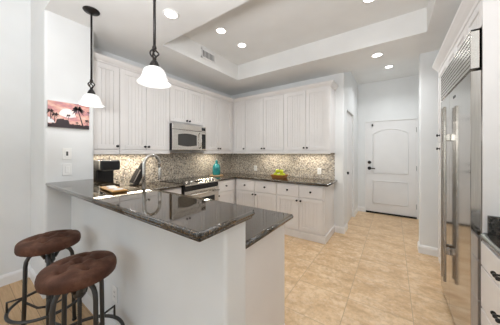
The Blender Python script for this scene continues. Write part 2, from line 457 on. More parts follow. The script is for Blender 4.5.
def upper(T, u0, u1, z0, z1, depth, loc, label, doors, group='white upper cabinets', r0=0, r1=0):
    # doors: (u0, u1, knob u)
    o = thing('upper_cabinet', loc, label, 'cabinet', group)
    MB(T).box(u0, u1, 0.001, depth, z0, z1).build('body', 'cab', o)
    for a, b, ku in doors:
        dd = bead_door(T, a, b, z0 + .045, z1 - .012, depth, o)
        knob(T, ku, depth + .020, z0 + .085, dd)
    MB(T).box(u0 + .001 + r0, u1 - .001 - r1, depth - .02, depth + .024, z0 - .018, z0 + .036, .006, 2).build('light_rail', 'cab', o)
    return o
DU = .322
upper(TA, .889, 1.192, 1.372, 2.45, DU, (XA + .16, 1.04, 1.372), 'white beadboard upper cabinet with one door, over the coffee maker beside the picture wall',
      [(.90, 1.187, 1.165)])
upper(TA, 1.194, 1.905, 1.372, 2.45, DU, (XA + .16, 1.55, 1.372), 'white two-door beadboard upper cabinet just before the microwave, over the knife block',
      [(1.199, 1.535, 1.512), (1.540, 1.899, 1.563)])
mc = thing('upper_cabinet', (XA + .16, 2.25, 1.84), 'short white two-door cabinet directly above the microwave', 'cabinet', 'white upper cabinets')
MB(TA).box(1.907, 2.598, .001, DU - .01, 1.84, 2.45).build('body', 'cab', mc)
for a, b, ku in ((1.915, 2.250, 2.225), (2.256, 2.590, 2.280)):
    dd = bead_door(TA, a, b, 1.868, 2.438, DU - .01, mc); knob(TA, ku, DU + .010, 1.905, dd)
upper(TA, 2.60, 3.456, 1.372, 2.45, DU, (XA + .16, 3.0, 1.372), 'white two-door upper cabinet between the microwave and the corner, over the teal bottle',
      [(2.612, 2.988, 2.962), (2.994, 3.385, 3.02)], r1=.024)
upper(TBk, -2.845, -2.512, 1.372, 2.45, DU, (-2.68, YB - .16, 1.372), 'narrow single-door white upper cabinet in the kitchen corner',
      [(-2.800, -2.518, -2.542)], r0=.001)
upper(TBk, -2.510, -1.636, 1.372, 2.45, DU, (-2.07, YB - .16, 1.372), 'white two-door upper cabinet over the bowl of green fruit',
      [(-2.503, -2.078, -2.105), (-2.072, -1.650, -2.045)])
upper(TBk, -1.634, -.828, 1.372, 2.45, DU + .004, (-1.23, YB - .16, 1.372), 'white two-door upper cabinet at the hall end of the back wall run',
      [(-1.620, -1.232, -1.258), (-1.226, -.842, -1.20)])
cp = [(0, 2.4505), (.012, 2.4505), (.014, 2.462), (.030, 2.478), (.046, 2.502), (.052, 2.512), (.052, 2.524), (0, 2.524)]
cm = MB().sweep([(XA + DU, .889), (XA + DU, YB - DU), (-.828, YB - DU), (-.828, YB - .002)], cp)
cm.box(XA + .002, XA + DU, .889, YB - .002, 2.4505, 2.46).box(XA + DU, -.829, YB - DU, YB - .002, 2.4505, 2.46)
tag(cm.build('crown_molding', 'cab'), 'white crown molding along the tops of the wall cabinets around the kitchen corner', 'molding')

def base_cab(T, u0, u1, depth, loc, label, drawers, doors, end=None, name='base_cabinet', plinth=True):
    o = thing(name, loc, label, 'cabinet', 'white base cabinets')
    MB(T).box(u0, u1, .001, depth, .11, .866).build('body', 'cab', o)
    if plinth: MB(T).box(u0, u1 + (.014 if end else 0), .001, depth + .014, .0, .112, .004, 1).build('plinth', 'cab', o)
    for a, b in drawers:
        s_ = slab(T, a, b, .665, .855, depth, o); knob(T, (a + b) / 2, depth + .02, .76, s_)
    for a, b, ku in doors:
        dd = bead_door(T, a, b, .135, .652, depth, o); knob(T, ku, depth + .02, .605, dd)
    return o
DB = .591
base_cab(TBk, -2.55, -1.648, DB, (-2.1, YB - .3, 0), 'white base cabinet below the bowl of green fruit, nearer the corner',
         [(-2.53, -2.108), (-2.10, -1.66)], [(-2.53, -2.108, -2.135), (-2.10, -1.66, -2.073)])
base_cab(TBk, -1.646, -.845, DB, (-1.25, YB - .3, 0), 'white base cabinet at the hall end of the back run, showing its side',
         [(-1.636, -1.250), (-1.24, -.868)], [(-1.636, -1.250, -1.277), (-1.24, -.868, -1.213)], end=True)
base_cab(TA, 2.645, 3.772, DB, (XA + .3, 3.0, 0), 'white base cabinet between the range and the corner',
         [(2.66, 3.13)], [(2.66, 3.13, 2.69)])
base_cab(TA, 1.49, 1.925, DB, (XA + .3, 1.7, 0), 'white base cabinet with a drawer on the faucet side of the range',
         [(1.505, 1.915)], [(1.505, 1.915, 1.885)])
TP = lambda u, n, z: Vector((u, .852 + n, z))
base_cab(TP, -1.20, -.657, .538, (-.93, 1.12, 0), 'white cabinet at the free end of the peninsula below the lower counter',
         [(-1.19, -.67)], [(-1.19, -.67, -1.15)], name='peninsula_cabinet')

# ------------------------------------------------------------------ worktops and backsplash
def edge(mb, p, q, zt, th=.038, two=False):
    # rounded front edge between two plan points
    if two:
        mb.tube([(p[0], p[1], zt - .0125), (q[0], q[1], zt - .0125)], .0125, 12)
        mb.tube([(p[0], p[1], zt - .0315), (q[0], q[1], zt - .0315)], .0085, 12)
        for e in (p, q): mb.sphere((e[0], e[1], zt - .0125), .0125); mb.sphere((e[0], e[1], zt - .0315), .0085)
    else:
        r = th / 2
        mb.tube([(p[0], p[1], zt - r), (q[0], q[1], zt - r)], r, 16)
        for e in (p, q): mb.sphere((e[0], e[1], zt - r), r)
ZK = .908; r_ = .019
k = MB()
sx0, sx1, sy0, sy1 = -1.98, -1.30, 1.0, 1.36
xe, ye = -.621 - r_, 1.484 - r_
k.box(XA + .001, sx0, .853, ye, ZK - .038, ZK).box(sx1, xe, .853, ye, ZK - .038, ZK)
k.box(sx0, sx1, .853, sy0, ZK - .038, ZK).box(sx0, sx1, sy1, ye, ZK - .038, ZK)
k.box(XA + .001, -2.53 - r_, ye, 1.928, ZK - .038, ZK)
edge(k, (xe, .862), (xe, ye), ZK); edge(k, (xe, ye), (-2.53 - r_, ye), ZK); edge(k, (-2.53 - r_, ye), (-2.53 - r_, 1.92), ZK)
tag(k.build('countertop', 'granite'), 'dark brown granite lower countertop running behind the raised bar to the range', 'countertop')
sk = MB()
for a in ((sx0 - .01, sx1 + .01, sy0 - .01, sy1 + .01, ZK - .22, ZK - .21), (sx0 - .01, sx0, sy0 - .01, sy1 + .01, ZK - .21, ZK - .0385), (sx1, sx1 + .01, sy0 - .01, sy1 + .01, ZK - .21, ZK - .0385),
          (sx0, sx1, sy0 - .01, sy0, ZK - .21, ZK - .0385), (sx0, sx1, sy1, sy1 + .01, ZK - .21, ZK - .0385)): sk.box(*a)
tag(sk.build('sink', 'steel'), 'undermount steel sink set into the lower counter behind the faucet', 'sink')
k = MB()
yf, xf2 = YB - .64 + r_, -2.53 - r_
k.box(XA + .001, xf2, 2.637, YB - .001, ZK - .038, ZK).box(xf2, -.785 - r_, yf, YB - .001, ZK - .038, ZK)
edge(k, (xf2, 2.65), (xf2, yf), ZK); edge(k, (xf2, yf), (-.785 - r_, yf), ZK); edge(k, (-.785 - r_, yf), (-.785 - r_, YB - .02), ZK)
tag(k.build('countertop', 'granite'), 'dark granite countertop around the far corner, under the teal bottle and fruit bowl', 'countertop')
k = MB()
bx, by, bz = -.565, .497, 1.087
k.box(-2.713, bx - .0125, by + .0125, .866, bz - .025, bz).box(-2.713, bx - .021, by + .021, .860, bz - .040, bz - .024)
edge(k, (-2.70, by + .0125), (bx - .0125, by + .0125), bz, two=False, th=.025); edge(k, (bx - .0125, by + .0125), (bx - .0125, .852), bz, th=.025)
edge(k, (-2.70, by + .020), (bx - .020, by + .020), bz - .0225, th=.018); edge(k, (bx - .020, by + .020), (bx - .020, .848), bz - .0225, th=.018)
tag(k.build('raised_countertop', 'granite'), 'polished dark granite raised bar top in front, above the stools', 'countertop')
tag(MB().box(XA + .001, XA + .009, .889, 3.770, ZK + .001, 1.371).build('backsplash', 'mosaic'),
    'small mosaic tile backsplash on the wall behind range and coffee maker', 'backsplash')
tag(MB().box(XA + .001, -.835, YB - .009, YB - .001, ZK + .001, 1.371).build('backsplash', 'mosaic'),
    'small mosaic tile backsplash on the wall behind the fruit bowl', 'backsplash')
# under-cabinet lights
def ucl(u, T, length, power, label, rotz):
    p = T(u, .19, 1.371); o = thing('under_cabinet_light', p, label, 'light', 'under-cabinet lights')
    MB(T).box(u - length / 2, u + length / 2, .16, .22, 1.360, 1.3715).build('housing', 'plastic', o)
    MB(T).box(u - length / 2 + .01, u + length / 2 - .01, .17, .21, 1.358, 1.3602).build('lens', 'led', o)
    l = bpy.data.lights.new('led', 'AREA'); l.shape = 'RECTANGLE'; l.size = length; l.size_y = .04; l.energy = power; l.color = (1, .90, .74)
    q = bpy.data.objects.new('led', l); COL.objects.link(q); q.parent = o; q.location = (0, 0, -.018); q.rotation_euler = (0, 0, rotz)
ucl(1.35, TA, .85, 6.0, 'light strip under the cabinets above the coffee maker and knife block', R(90))
ucl(2.98, TA, .45, 2.2, 'light strip under the cabinet above the teal bottle', R(90))
ucl(-2.0, TBk, .6, 2.2, 'light strip under the cabinet above the fruit bowl', 0)
ucl(-1.23, TBk, .55, 2.4, 'light strip under the back cabinet next to the hall', 0)

# ------------------------------------------------------------------ microwave
o = thing('microwave', (XA + .2, 2.25, 1.415), 'stainless over-the-range microwave with black glass door', 'microwave')
a0, a1 = 1.910, 2.592
MB(TA).box(a0, a1, .012, .385, 1.415, 1.832, .003, 1).build('body', 'blackp', o)
MB(TA).box(a0, a1, .386, .402, 1.745, 1.832, .003, 1).build('vent_panel', 'steel', o)
dr = MB(TA).box(a0, a1 - .115, .386, .408, 1.418, 1.740, .005, 2).build('door', 'steel', o)
n = 16; u0, u1 = a0 + .095, a1 - .215; pl = [(u0, 1.49), (u1, 1.49)]
pl = [(u0 + (u1 - u0) * i / n, 1.495 - .018 * math.sin(math.pi * i / n)) for i in range(n + 1)] + [(u1 - (u1 - u0) * i / n, 1.665 + .022 * math.sin(math.pi * i / n)) for i in range(n + 1)]
wm = MB(lambda x, y, z: TA(x, y, z)); wm.prism(pl, 'y', .407, .4105); wm.build('window', 'greyglass', dr)
MB(TA).tube([(a1 - .148, .408, 1.45), (a1 - .148, .440, 1.475), (a1 - .148, .448, 1.58), (a1 - .148, .440, 1.69), (a1 - .148, .408, 1.715)], .010, 10).build('handle', 'steel', dr)
cpn = MB(TA).box(a1 - .112, a1, .386, .406, 1.418, 1.740, .003, 1).build('control_panel', 'steel', o)
MB(TA).box(a1 - .098, a1 - .014, .4055, .4075, 1.44, 1.70).build('keypad', 'blackglass', cpn)
MB(TA).box(a1 - .100, a1 - .012, .4015, .4035, 1.760, 1.812).build('display', 'blackglass', o)

# ------------------------------------------------------------------ range
o = thing('range', (XA + .33, 2.28, 0), 'stainless slide-in range with black glass cooktop below the microwave', 'range')
g0, g1 = 1.936, 2.632
MB(TA).box(g0, g1, .012, .645, .02, .885).build('body', 'blackp', o)
MB(TA).box(g0, g1, .012, .560, .886, .914, .004, 1).build('cooktop', 'blackglass', o)
pn = MB(TA); pn.prism([(.561, .886), (.675, .880), (.675, .897), (.561, .938)][::1], 'x', g0, g1); pno = pn.build('control_panel', 'steel', o)
for i, u in enumerate((g0 + .07, g0 + .155, g1 - .23, g1 - .15, g1 - .07)):
    MB(TA).lathe([(.024, 0), (.024, .006), (.019, .010), (.017, .030), (0, .032)], (u, .615, .916), 'z', 16).build('control_knob', 'steel', pno)
MB(TA).prism([(.585, .9295), (.640, .9099), (.640, .9115), (.585, .9312)], 'x', g0 + .23, g1 - .30).build('display', 'blackglass', pno)
MB(TA).box(g0, g1, .646, .668, .805, .879, .002, 1).build('vent_band', 'blackglass', o)
od = MB(TA).box(g0 + .004, g1 - .004, .646, .680, .24, .800, .004, 2).build('oven_door', 'steel', o)
MB(TA).box(g0 + .10, g1 - .10, .679, .682, .36, .665).build('oven_window', 'blackglass', od)
hm = MB(TA).tube([(g0 + .05, .735, .745), (g1 - .05, .735, .745)], .013, 12)
for u in (g0 + .09, g1 - .09): hm.tube([(u, .68, .745), (u, .735, .745)], .009, 10)
hm.build('handle', 'steel', od)
dw = MB(TA).box(g0 + .004, g1 - .004, .646, .676, .06, .232, .004, 2).build('warming_drawer', 'steel', o)

# ------------------------------------------------------------------ refrigerator and its surround
o = thing('refrigerator', (.72, 2.27, 0), 'tall built-in stainless refrigerator with louvred top grille and two long handles', 'refrigerator')
f0, f1, fs, FX = 1.790, 2.745, 2.365, .385
MB().box(FX + .052, 1.04, f0 + .002, f1 - .004, .0, 2.118).build('body', 'darkgap', o)
for a, b, hy in ((f0, fs - .002, fs - .042), (fs + .002, f1, fs + .042)):
    dd = MB().box(FX, FX + .047, a, b, .075, 1.868, .002, 1).build('door', 'steel_door', o)
    hm = MB().box(FX - .046, FX - .026, hy - .014, hy + .014, .31, 1.755, .005, 2)
    for z in (.565, 1.50): hm.box(FX - .030, FX + .0005, hy - .013, hy + .013, z - .028, z + .028, .003, 1)
    hm.build('handle', 'steel_side', dd)
MB().box(FX - .002, FX + .0005, fs - .20, fs - .14, 1.795, 1.812).build('badge', 'slot', o)
gr = MB().box(FX + .002, FX + .047, f0, f0 + .012, 1.884, 2.118).box(FX + .002, FX + .047, f1 - .012, f1, 1.884, 2.118).box(FX, FX + .047, f0, f1, 2.108, 2.118).box(FX + .037, FX + .047, f0, f1, 1.884, 2.118)
for i in range(8):
    z = 1.886 + i * .0278
    gr.sweep([(FX + .017, f0 + .012), (FX + .017, f1 - .012)], [(-.017, z), (.02, z + .020), (.02, z + .024), (-.017, z + .019)])
gr.build('grille', 'steel', o)
MB().box(FX + .022, FX + .047, f0 + .004, f1 - .004, .0, .072).build('toe_panel', 'darkgap', o)
pn = MB().box(.432, XR - .001, 1.772, 1.786, 0, 2.30).build('cabinet_surround', 'cab')
tag(pn, 'white side panel standing between the refrigerator and the drawer cabinet', 'panel')
o = thing('overhead_cabinet', (.75, 2.37, 2.15), 'low white cabinet above the refrigerator grille', 'cabinet')
MB().box(.452, XR - .001, 1.788, 2.752, 2.124, 2.345).build('body', 'cab', o)
for i in range(3):
    a = 1.794 + i * .321
    bead_door(TR, a, a + .313, 2.132, 2.300, XR - .452, o, rail=.05)
o = thing('pantry_cabinet', (.75, 3.15, 0), 'tall narrow white pantry cabinet beyond the refrigerator', 'cabinet')
MB().box(.452, XR - .001, 2.754, 3.25, 0, 2.345).build('body', 'cab', o)
for z0, z1, kz in ((.12, 1.49, 1.42), (1.50, 2.30, 1.57)):
    dd = bead_door(TR, 2.765, 3.235, z0, z1, XR - .452, o); knob(TR, 3.13, XR - .432, kz, dd)
cp2 = [(0, 2.31), (.012, 2.31), (.016, 2.335), (.034, 2.36), (.052, 2.39), (.058, 2.40), (.058, 2.42), (0, 2.42)]
tag(MB().sweep([(XR - .002, 3.252), (.445, 3.252), (.445, 1.50)], cp2).box(.445, XR - .002, 1.79, 3.25, 2.348, 2.36).build('crown_molding', 'cab'),
    'white crown molding above the refrigerator and pantry', 'molding')
o = thing('drawer_cabinet', (.75, 1.46, 0), 'white drawer cabinet at the right edge, beside the refrigerator panel', 'cabinet')
MB().box(.440, XR - .001, 1.15, 1.768, .0, .868).build('body', 'cab', o)
def pull(y, z, parent):
    m = MB().tube([(.398, y - .028, z), (.398, y + .028, z)], .006, 8)
    for dy in (-.016, .016): m.tube([(.422, y + dy, z), (.398, y + dy, z)], .005, 8)
    for dy in (-.028, .028): m.sphere((.398, y + dy, z), .010)
    m.sphere((.396, y, z), .009); m.build('pull', 'bronze', parent)
for z0, z1 in ((.725, .858), (.48, .715), (.12, .47)):
    s_ = MB().box(.421, .440, 1.155, 1.763, z0, z1, .003, 2).build('drawer', 'cab', o); pull(1.465, (z0 + z1) / 2, s_)
k = MB().box(.415 + r_, XR - .002, 1.12, 1.770, ZK - .038, ZK).box(.448, XR - .002, 1.750, 1.770, ZK, 1.012, .003, 1)
edge(k, (.415 + r_, 1.13), (.415 + r_, 1.752), ZK)
tag(k.build('countertop', 'granite_black'), 'black granite countertop and splash beside the refrigerator', 'countertop')

# ------------------------------------------------------------------ lights on the ceiling
def pendant():
    o = thing('pendant_light', (-2.37, .753, 1.81), 'pendant lamp with white glass bell shade hanging nearer the picture', 'lamp', 'pendant lamps over the bar')
    X, Y = -2.37, .753
    MB().lathe([(.0, ZC), (.066, ZC), (.068, ZC - .006), (.060, ZC - .016), (.03, ZC - .022), (.012, ZC - .035), (0, ZC - .036)], (X, Y, 0), n=28).build('canopy', 'bronze', o)
    MB().lathe([(.0085, 2.062), (.0085, ZC - .03)], (X, Y, 0), n=12).build('rod', 'bronze', o)
    cg = MB()
    for j in range(4):
        cg.tube([(X + .026 * math.sin(math.pi * t_ / 12) * math.cos(j * math.pi / 2 + t_ * .16), Y + .026 * math.sin(math.pi * t_ / 12) * math.sin(j * math.pi / 2 + t_ * .16), 1.992 + .066 * t_ / 12) for t_ in range(13)], .0052, 6)
    cg.lathe([(0, 2.05), (.012, 2.052), (.014, 2.062), (.011, 2.074), (0, 2.076)], (X, Y, 0), n=14).lathe([(0, 1.978), (.012, 1.98), (.013, 1.99), (.008, 1.998), (0, 2.0)], (X, Y, 0), n=14)
    cg.build('twisted_cage', 'bronze', o)
    MB().lathe([(.0, 1.984), (.010, 1.982), (.020, 1.972), (.030, 1.950), (.034, 1.930), (.034, 1.924), (0, 1.924)], (X, Y, 0), n=20).build('socket_cap', 'bronze', o)
    pr = [(.030, 1.934), (.048, 1.929), (.062, 1.916), (.070, 1.898), (.075, 1.876), (.082, 1.857), (.094, 1.841), (.107, 1.830)]
    MB().lathe(pr + [(r - .004, z - .003) for r, z in pr[::-1]], (X, Y, 0), n=36, cap=False).build('shade', 'shade', o, recalc=True)
    b = MB().sphere((X, Y, 1.852), .026, (1, 1, 1.2)).lathe([(.014, 1.86), (.014, 1.925)], (X, Y, 0), n=12).build('bulb', 'bulb', o)
    l = bpy.data.lights.new('bulb_glow', 'POINT'); l.energy = 1.3; l.color = (1, .98, .95); l.shadow_soft_size = .03
    q = bpy.data.objects.new('bulb_glow', l); COL.objects.link(q); q.parent = o; q.location = (0, 0, -.01)
    return o
p1 = pendant(); p2 = copy_tree(p1); p2.location.x = -1.287
p2['label'] = 'pendant lamp with white glass bell shade hanging nearer the camera over the bar middle'

LIGHTP = 21
def downlight():
    o = thing('recessed_light', (0, 0, 0), '', 'light', 'recessed ceiling lights')
    MB().lathe([(.056, -.001), (.074, -.001), (.076, -.005), (.070, -.009), (.056, -.006)], n=32, cap=False).build('trim_ring', 'plastic', o)
    MB().lathe([(0, -.0035), (.058, -.0035), (.058, -.001), (0, -.001)], n=32).build('lens', 'lamp', o)
    l = bpy.data.lights.new('downlight', 'SPOT'); l.energy = LIGHTP; l.spot_size = R(150); l.spot_blend = .9; l.color = (.955, .985, 1); l.shadow_soft_size = .06
    q = bpy.data.objects.new('downlight', l); COL.objects.link(q); q.parent = o; q.location = (0, 0, -.02)
    return o
dl = downlight()
spots = [((-1.789, 1.217, ZC), 'recessed ceiling light in the lower ceiling near the pendants, outside the tray'),
         ((-1.892, 2.043, ZT), 'recessed light in the tray ceiling, the nearer one by the air vent'),
         ((-1.887, 2.500, ZT), 'recessed light in the tray ceiling, the farther one toward the back corner'),
         ((-.185, 3.36, ZC), 'recessed ceiling light just before the hall opening'),
         ((-.066, 4.63, 2.98), 'recessed ceiling light inside the hall in front of the entry door'),
         ((-.202, 2.51, ZT), 'recessed light in the tray ceiling cut by the top edge of the photo')]
for i, (p, lab) in enumerate(spots):
    q = dl if i == 0 else copy_tree(dl); q.location = p; q['label'] = lab
    if i in (3, 4):      # the two lamps by the hall are brighter
        for ch in q.children:
            if ch.type == 'LIGHT': ch.data = ch.data.copy(); ch.data.energy = 46
# ceiling vent on the tray side
o = thing('air_vent', (T0, 2.285, 2.89), 'white louvred air vent on the side of the ceiling tray', 'vent')
v0, v1, z0, z1 = 2.135, 2.435, 2.825, 2.965
MB().box(T0 + .001, T0 + .010, v0, v1, z0, z0 + .02).box(T0 + .001, T0 + .010, v0, v1, z1 - .02, z1).box(T0 + .001, T0 + .010, v0, v0 + .02, z0, z1).box(T0 + .001, T0 + .010, v1 - .02, v1, z0, z1).build('frame', 'trim', o)
MB().box(T0 + .0008, T0 + .002, v0 + .02, v1 - .02, z0 + .02, z1 - .02).build('duct', 'slot', o)
lv = MB()
for i in range(9):
    a = v0 + .030 + i * .0285; lv.box(T0 + .002, T0 + .008, a, a + .008, z0 + .02, z1 - .02)
lv.build('louvres', 'trim', o)

# ------------------------------------------------------------------ things on the walls
PX = -2.714
o = thing('canvas_picture', (PX, .671, 1.62), 'small canvas print of palm silhouettes against a pink sunset', 'picture')
MB().box(PX + .0005, PX + .024, .507, .836, 1.622, 1.878, .002, 1).build('canvas', 'canvas', o)
pic = MB(lambda u, v, n: Vector((PX + .0243 + n, .509 + u * .325, 1.624 + v * .252)))
pic.poly([(0, 0, 0), (1, 0, 0), (1, 1, 0), (0, 1, 0)])
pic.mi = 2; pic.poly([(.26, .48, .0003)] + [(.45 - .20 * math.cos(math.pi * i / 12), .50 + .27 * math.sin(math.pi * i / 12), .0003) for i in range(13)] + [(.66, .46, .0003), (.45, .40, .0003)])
pic.mi = 3; pic.poly([(0, .14, .0004), (.17, .18, .0004), (.10, .30, .0004), (.04, .37, .0004), (0, .38, .0004)])
pic.mi = 1
r2 = random.Random(3)
hed = [(0, 0)] + [(1, 0)] + [(1 - i / 40, .10 + (.22 if .18 < 1 - i / 40 < .50 else .03) * (1 - abs(.34 - (1 - i / 40)) * 1.5 if 1 - i / 40 < .55 else 1) + r2.random() * .05) for i in range(41)]
for i in range(2, len(hed) - 1):
    a, b = hed[i], hed[i + 1]; pic.poly([(a[0], 0, .0006), (a[0], a[1], .0006), (b[0], b[1], .0006), (b[0], 0, .0006)])
def palm(x0, y0, x1, y1, s, nf=9):
    w0 = .011 * s / .12
    pic.poly([(x0 - w0, y0, .0008), (x0 + w0, y0, .0008), (x1 + w0 * .5, y1, .0008), (x1 - w0 * .5, y1, .0008)])
    for j in range(nf):
        an = math.pi * (.5 + 2 * j / nf) + r2.random() * .3; L = s * (.75 + .4 * r2.random())
        pts = []
        for t_ in range(6):
            f_ = t_ / 5; pts.append((x1 + math.cos(an) * L * f_ * .78, y1 + math.sin(an) * L * f_ - .5 * L * f_ * f_))
        up = [(a, b + .028 * s / .12 * math.sin(math.pi * min(.95, i / 5 + .05)), .001) for i, (a, b) in enumerate(pts)]
        dn = [(a, b - .028 * s / .12 * math.sin(math.pi * min(.95, i / 5 + .05)), .001) for i, (a, b) in enumerate(pts)]
        for i in range(5): pic.poly([dn[i], dn[i + 1], up[i + 1], up[i]])
palm(.835, .10, .70, .80, .21, 13); palm(.95, .1, .94, .36, .09); palm(.66, .08, .68, .24, .06); palm(.46, .2, .47, .50, .08); palm(.07, .3, .06, .62, .13); palm(.15, .2, .16, .50, .12); palm(.97, .5, .98, .72, .05)
pic.build('print', ['sunset', 'sil', 'cloud_glare', 'hut'], o)

def plate(T, u, z, kind, label, group=None, w_=.072, h_=.116):
    nm = 'light_switch' if kind == 'switch' else 'power_outlet'
    o = thing(nm, T(u, 0, z), label, 'switch' if kind == 'switch' else 'outlet', group)
    MB(T).box(u - w_ / 2, u + w_ / 2, .0005, .007, z - h_ / 2, z + h_ / 2, .002, 2).build('cover_plate', 'plastic', o)
    if kind == 'switch':
        MB(T).box(u - .017, u + .017, .006, .011, z - .034, z + .034, .002, 1).build('rocker', 'plastic', o)
    else:
        sl = MB(T).box(u - .017, u + .017, .006, .0085, z - .034, z + .034, .001, 1); sl.mi = 1
        for dz in (-.02, .014):
            for du in (-.007, .007): sl.box(u + du - .0018, u + du + .0018, .0083, .0088, z + dz - .004, z + dz + .009)
        sl.build('receptacle', ['plastic', 'slot'], o)
    return o
TPier = lambda u, n, z: Vector((PX + n, u, z))
o = plate(TPier, .655, 1.365, 'switch', 'upper white wall plate with a dark toggle below the sunset picture')
MB(TPier).box(.647, .663, .010, .0125, 1.345, 1.387).build('toggle', 'slot', o)
plate(TPier, .657, 1.205, 'switch', 'lower white rocker switch plate just above the bar top')
TBb = lambda u, n, z: Vector((u, YB - .009 - n, z))
plate(TBb, -2.47, 1.04, 'outlet', 'white outlet on the mosaic backsplash between the corner and the fruit bowl', 'backsplash outlets')
plate(TBb, -1.095, 1.045, 'outlet', 'white outlet on the mosaic backsplash near the hall end', 'backsplash outlets')
TBar = lambda u, n, z: Vector((u, .69 - n, z))
plate(TBar, -1.70, .325, 'outlet', 'white outlet low on the bar wall behind the nearer stool')

# ------------------------------------------------------------------ things on the counters
# faucet
o = thing('faucet', (-1.76, .935, ZK), 'brushed nickel gooseneck faucet rising behind the raised bar', 'faucet')
fx, fy = -1.76, .935
MB().lathe([(.028, ZK), (.028, ZK + .008), (.020, ZK + .014), (.018, ZK + .09), (.013, ZK + .10), (.013, ZK + .11)], (fx, fy, 0), n=20).build('base', 'nickel', o)
gp = [(fx, fy, ZK + .10), (fx, fy, 1.20)] + [(fx, fy + .072 - .072 * math.cos(math.pi * i / 16), 1.278 + .072 * math.sin(math.pi * i / 16)) for i in range(17)] + [(fx, fy + .146, 1.24)]
MB().tube(gp, .014, 14).build('spout', 'nickel', o)
MB().lathe([(.0125, 1.245), (.0155, 1.225), (.017, 1.15), (.0145, 1.125), (0, 1.125)], (fx, fy + .146, 0), n=16).build('spray_head', 'nickel', o)
MB().tube([(fx + .018, fy, ZK + .06), (fx + .05, fy, ZK + .07), (fx + .10, fy, ZK + .10)], [.009, .008, .006], 10).build('lever', 'nickel', o)

# board with dishes on the bar
o = thing('wooden_tray', (-1.76, .695, 1.0875), 'small wooden board lying on the raised bar near the picture wall', 'tray')
ang = math.atan2(-.045, .33)
def TB(u, v, z):
    ca, sa = math.cos(R(-6)), math.sin(R(-6))
    return Vector((-1.765 + u * ca - v * sa, .700 + u * sa + v * ca, z))
MB(TB).box(-.155, .155, -.050, .050, 1.094, 1.103, .003, 2).build('board', 'boardwood', o)
for u in (-.12, .12): MB(TB).box(u - .012, u + .012, -.042, .042, 1.0875, 1.0945).build('foot', 'boardwood', o)
for u, v, lab in ((-.09, .01, 'pale round coaster on the wooden board, at the picture wall end'), (.0, -.005, 'pale round coaster in the middle of the wooden board'), (.09, .008, 'pale round coaster on the wooden board, at the faucet end')):
    c_ = TB(u, v, 1.1032)
    tag(MB().lathe([(0, 0), (.030, 0), (.032, .003), (.029, .005), (0, .004)], c_, n=20).build('coaster', 'plastic'), lab, 'coaster', 'coasters on the board')

# coffee maker
o = thing('coffee_maker', (-2.92, 1.06, ZK), 'black pod coffee maker under the left cabinets against the picture wall pier', 'coffee maker')
MB().box(-3.06, -2.73, .965, 1.165, ZK + .001, ZK + .035, .012, 3).build('base', 'blackp', o)
MB().box(-3.06, -2.90, .970, 1.160, ZK + .034, 1.17, .015, 3).build('column', 'blackp', o)
hd = MB().box(-3.065, -2.735, .962, 1.168, 1.165, 1.285, .022, 4).build('head', 'blackp', o)
MB().box(-2.80, -2.780, .960, 1.170, 1.18, 1.288, .004, 1).build('lid_handle', 'steel', hd)
MB().box(-3.16, -3.067, .98, 1.15, ZK + .03, 1.26, .01, 2).build('water_tank', 'blackglass', o)
MB().box(-2.88, -2.745, .99, 1.14, ZK + .034, ZK + .042).build('drip_tray', 'steel', o)
# knife block
o = thing('knife_block', (-3.02, 1.465, ZK), 'black knife block with knives leaning on the counter by the backsplash', 'knife block')
def TK(a, b, c_):   # a across (X), b forward (Y), c up, tilted toward +Y
    ca, sa = math.cos(R(28)), math.sin(R(28))
    return Vector((-3.02 + a, 1.425 + b * ca + c_ * sa, ZK + .046 - b * sa + c_ * ca + .0))
MB(TK).box(-.05, .05, -.01, .085, .0, .215, .006, 2).build('block', 'blackp', o)
MB().box(-3.07, -2.97, 1.42, 1.545, ZK + .001, ZK + .012).build('foot', 'blackp', o)
MB(TK).box(.0495, .0515, -.004, .012, .01, .205).build('side_trim', 'steel', o)
for a in (-.03, 0, .03):
    for b in (.015, .055):
        kn = MB(TK).box(a - .008, a + .008, b - .011, b + .011, .216, .29 + .02 * (b < .03), .004, 2)
        kn2 = tag(kn.build('kitchen_knife', 'blackp'), 'black-handled knife standing in the knife block', 'knife', 'knives in the block')
# teal bottle on its trivet
bxy = (-2.95, 3.05)
tag(MB().lathe([(0, 0), (.135, 0), (.14, .004), (.14, .014), (.135, .018), (0, .018)], (*bxy, ZK + .0006), n=32).build('round_board', 'trivet'),
    'round wooden board on the corner counter under the teal bottle', 'board')
o = thing('glass_bottle', (*bxy, ZK + .019), 'teal glazed bottle on a round board in the kitchen corner', 'bottle')
zb = ZK + .019
MB().lathe([(0, zb), (.066, zb), (.076, zb + .01), (.080, zb + .05), (.080, zb + .14), (.074, zb + .18), (.052, zb + .21), (.028, zb + .226), (.024, zb + .24), (.024, zb + .262), (.030, zb + .27), (.030, zb + .28), (.018, zb + .282), (.016, zb + .25), (0, zb + .245)], (*bxy, 0), n=28).build('body', 'teal', o)
MB().lathe([(.0165, zb + .246), (.015, zb + .246), (.015, zb + .292), (.018, zb + .30), (0, zb + .302)], (*bxy, 0), n=14).build('stopper', 'teal', o)
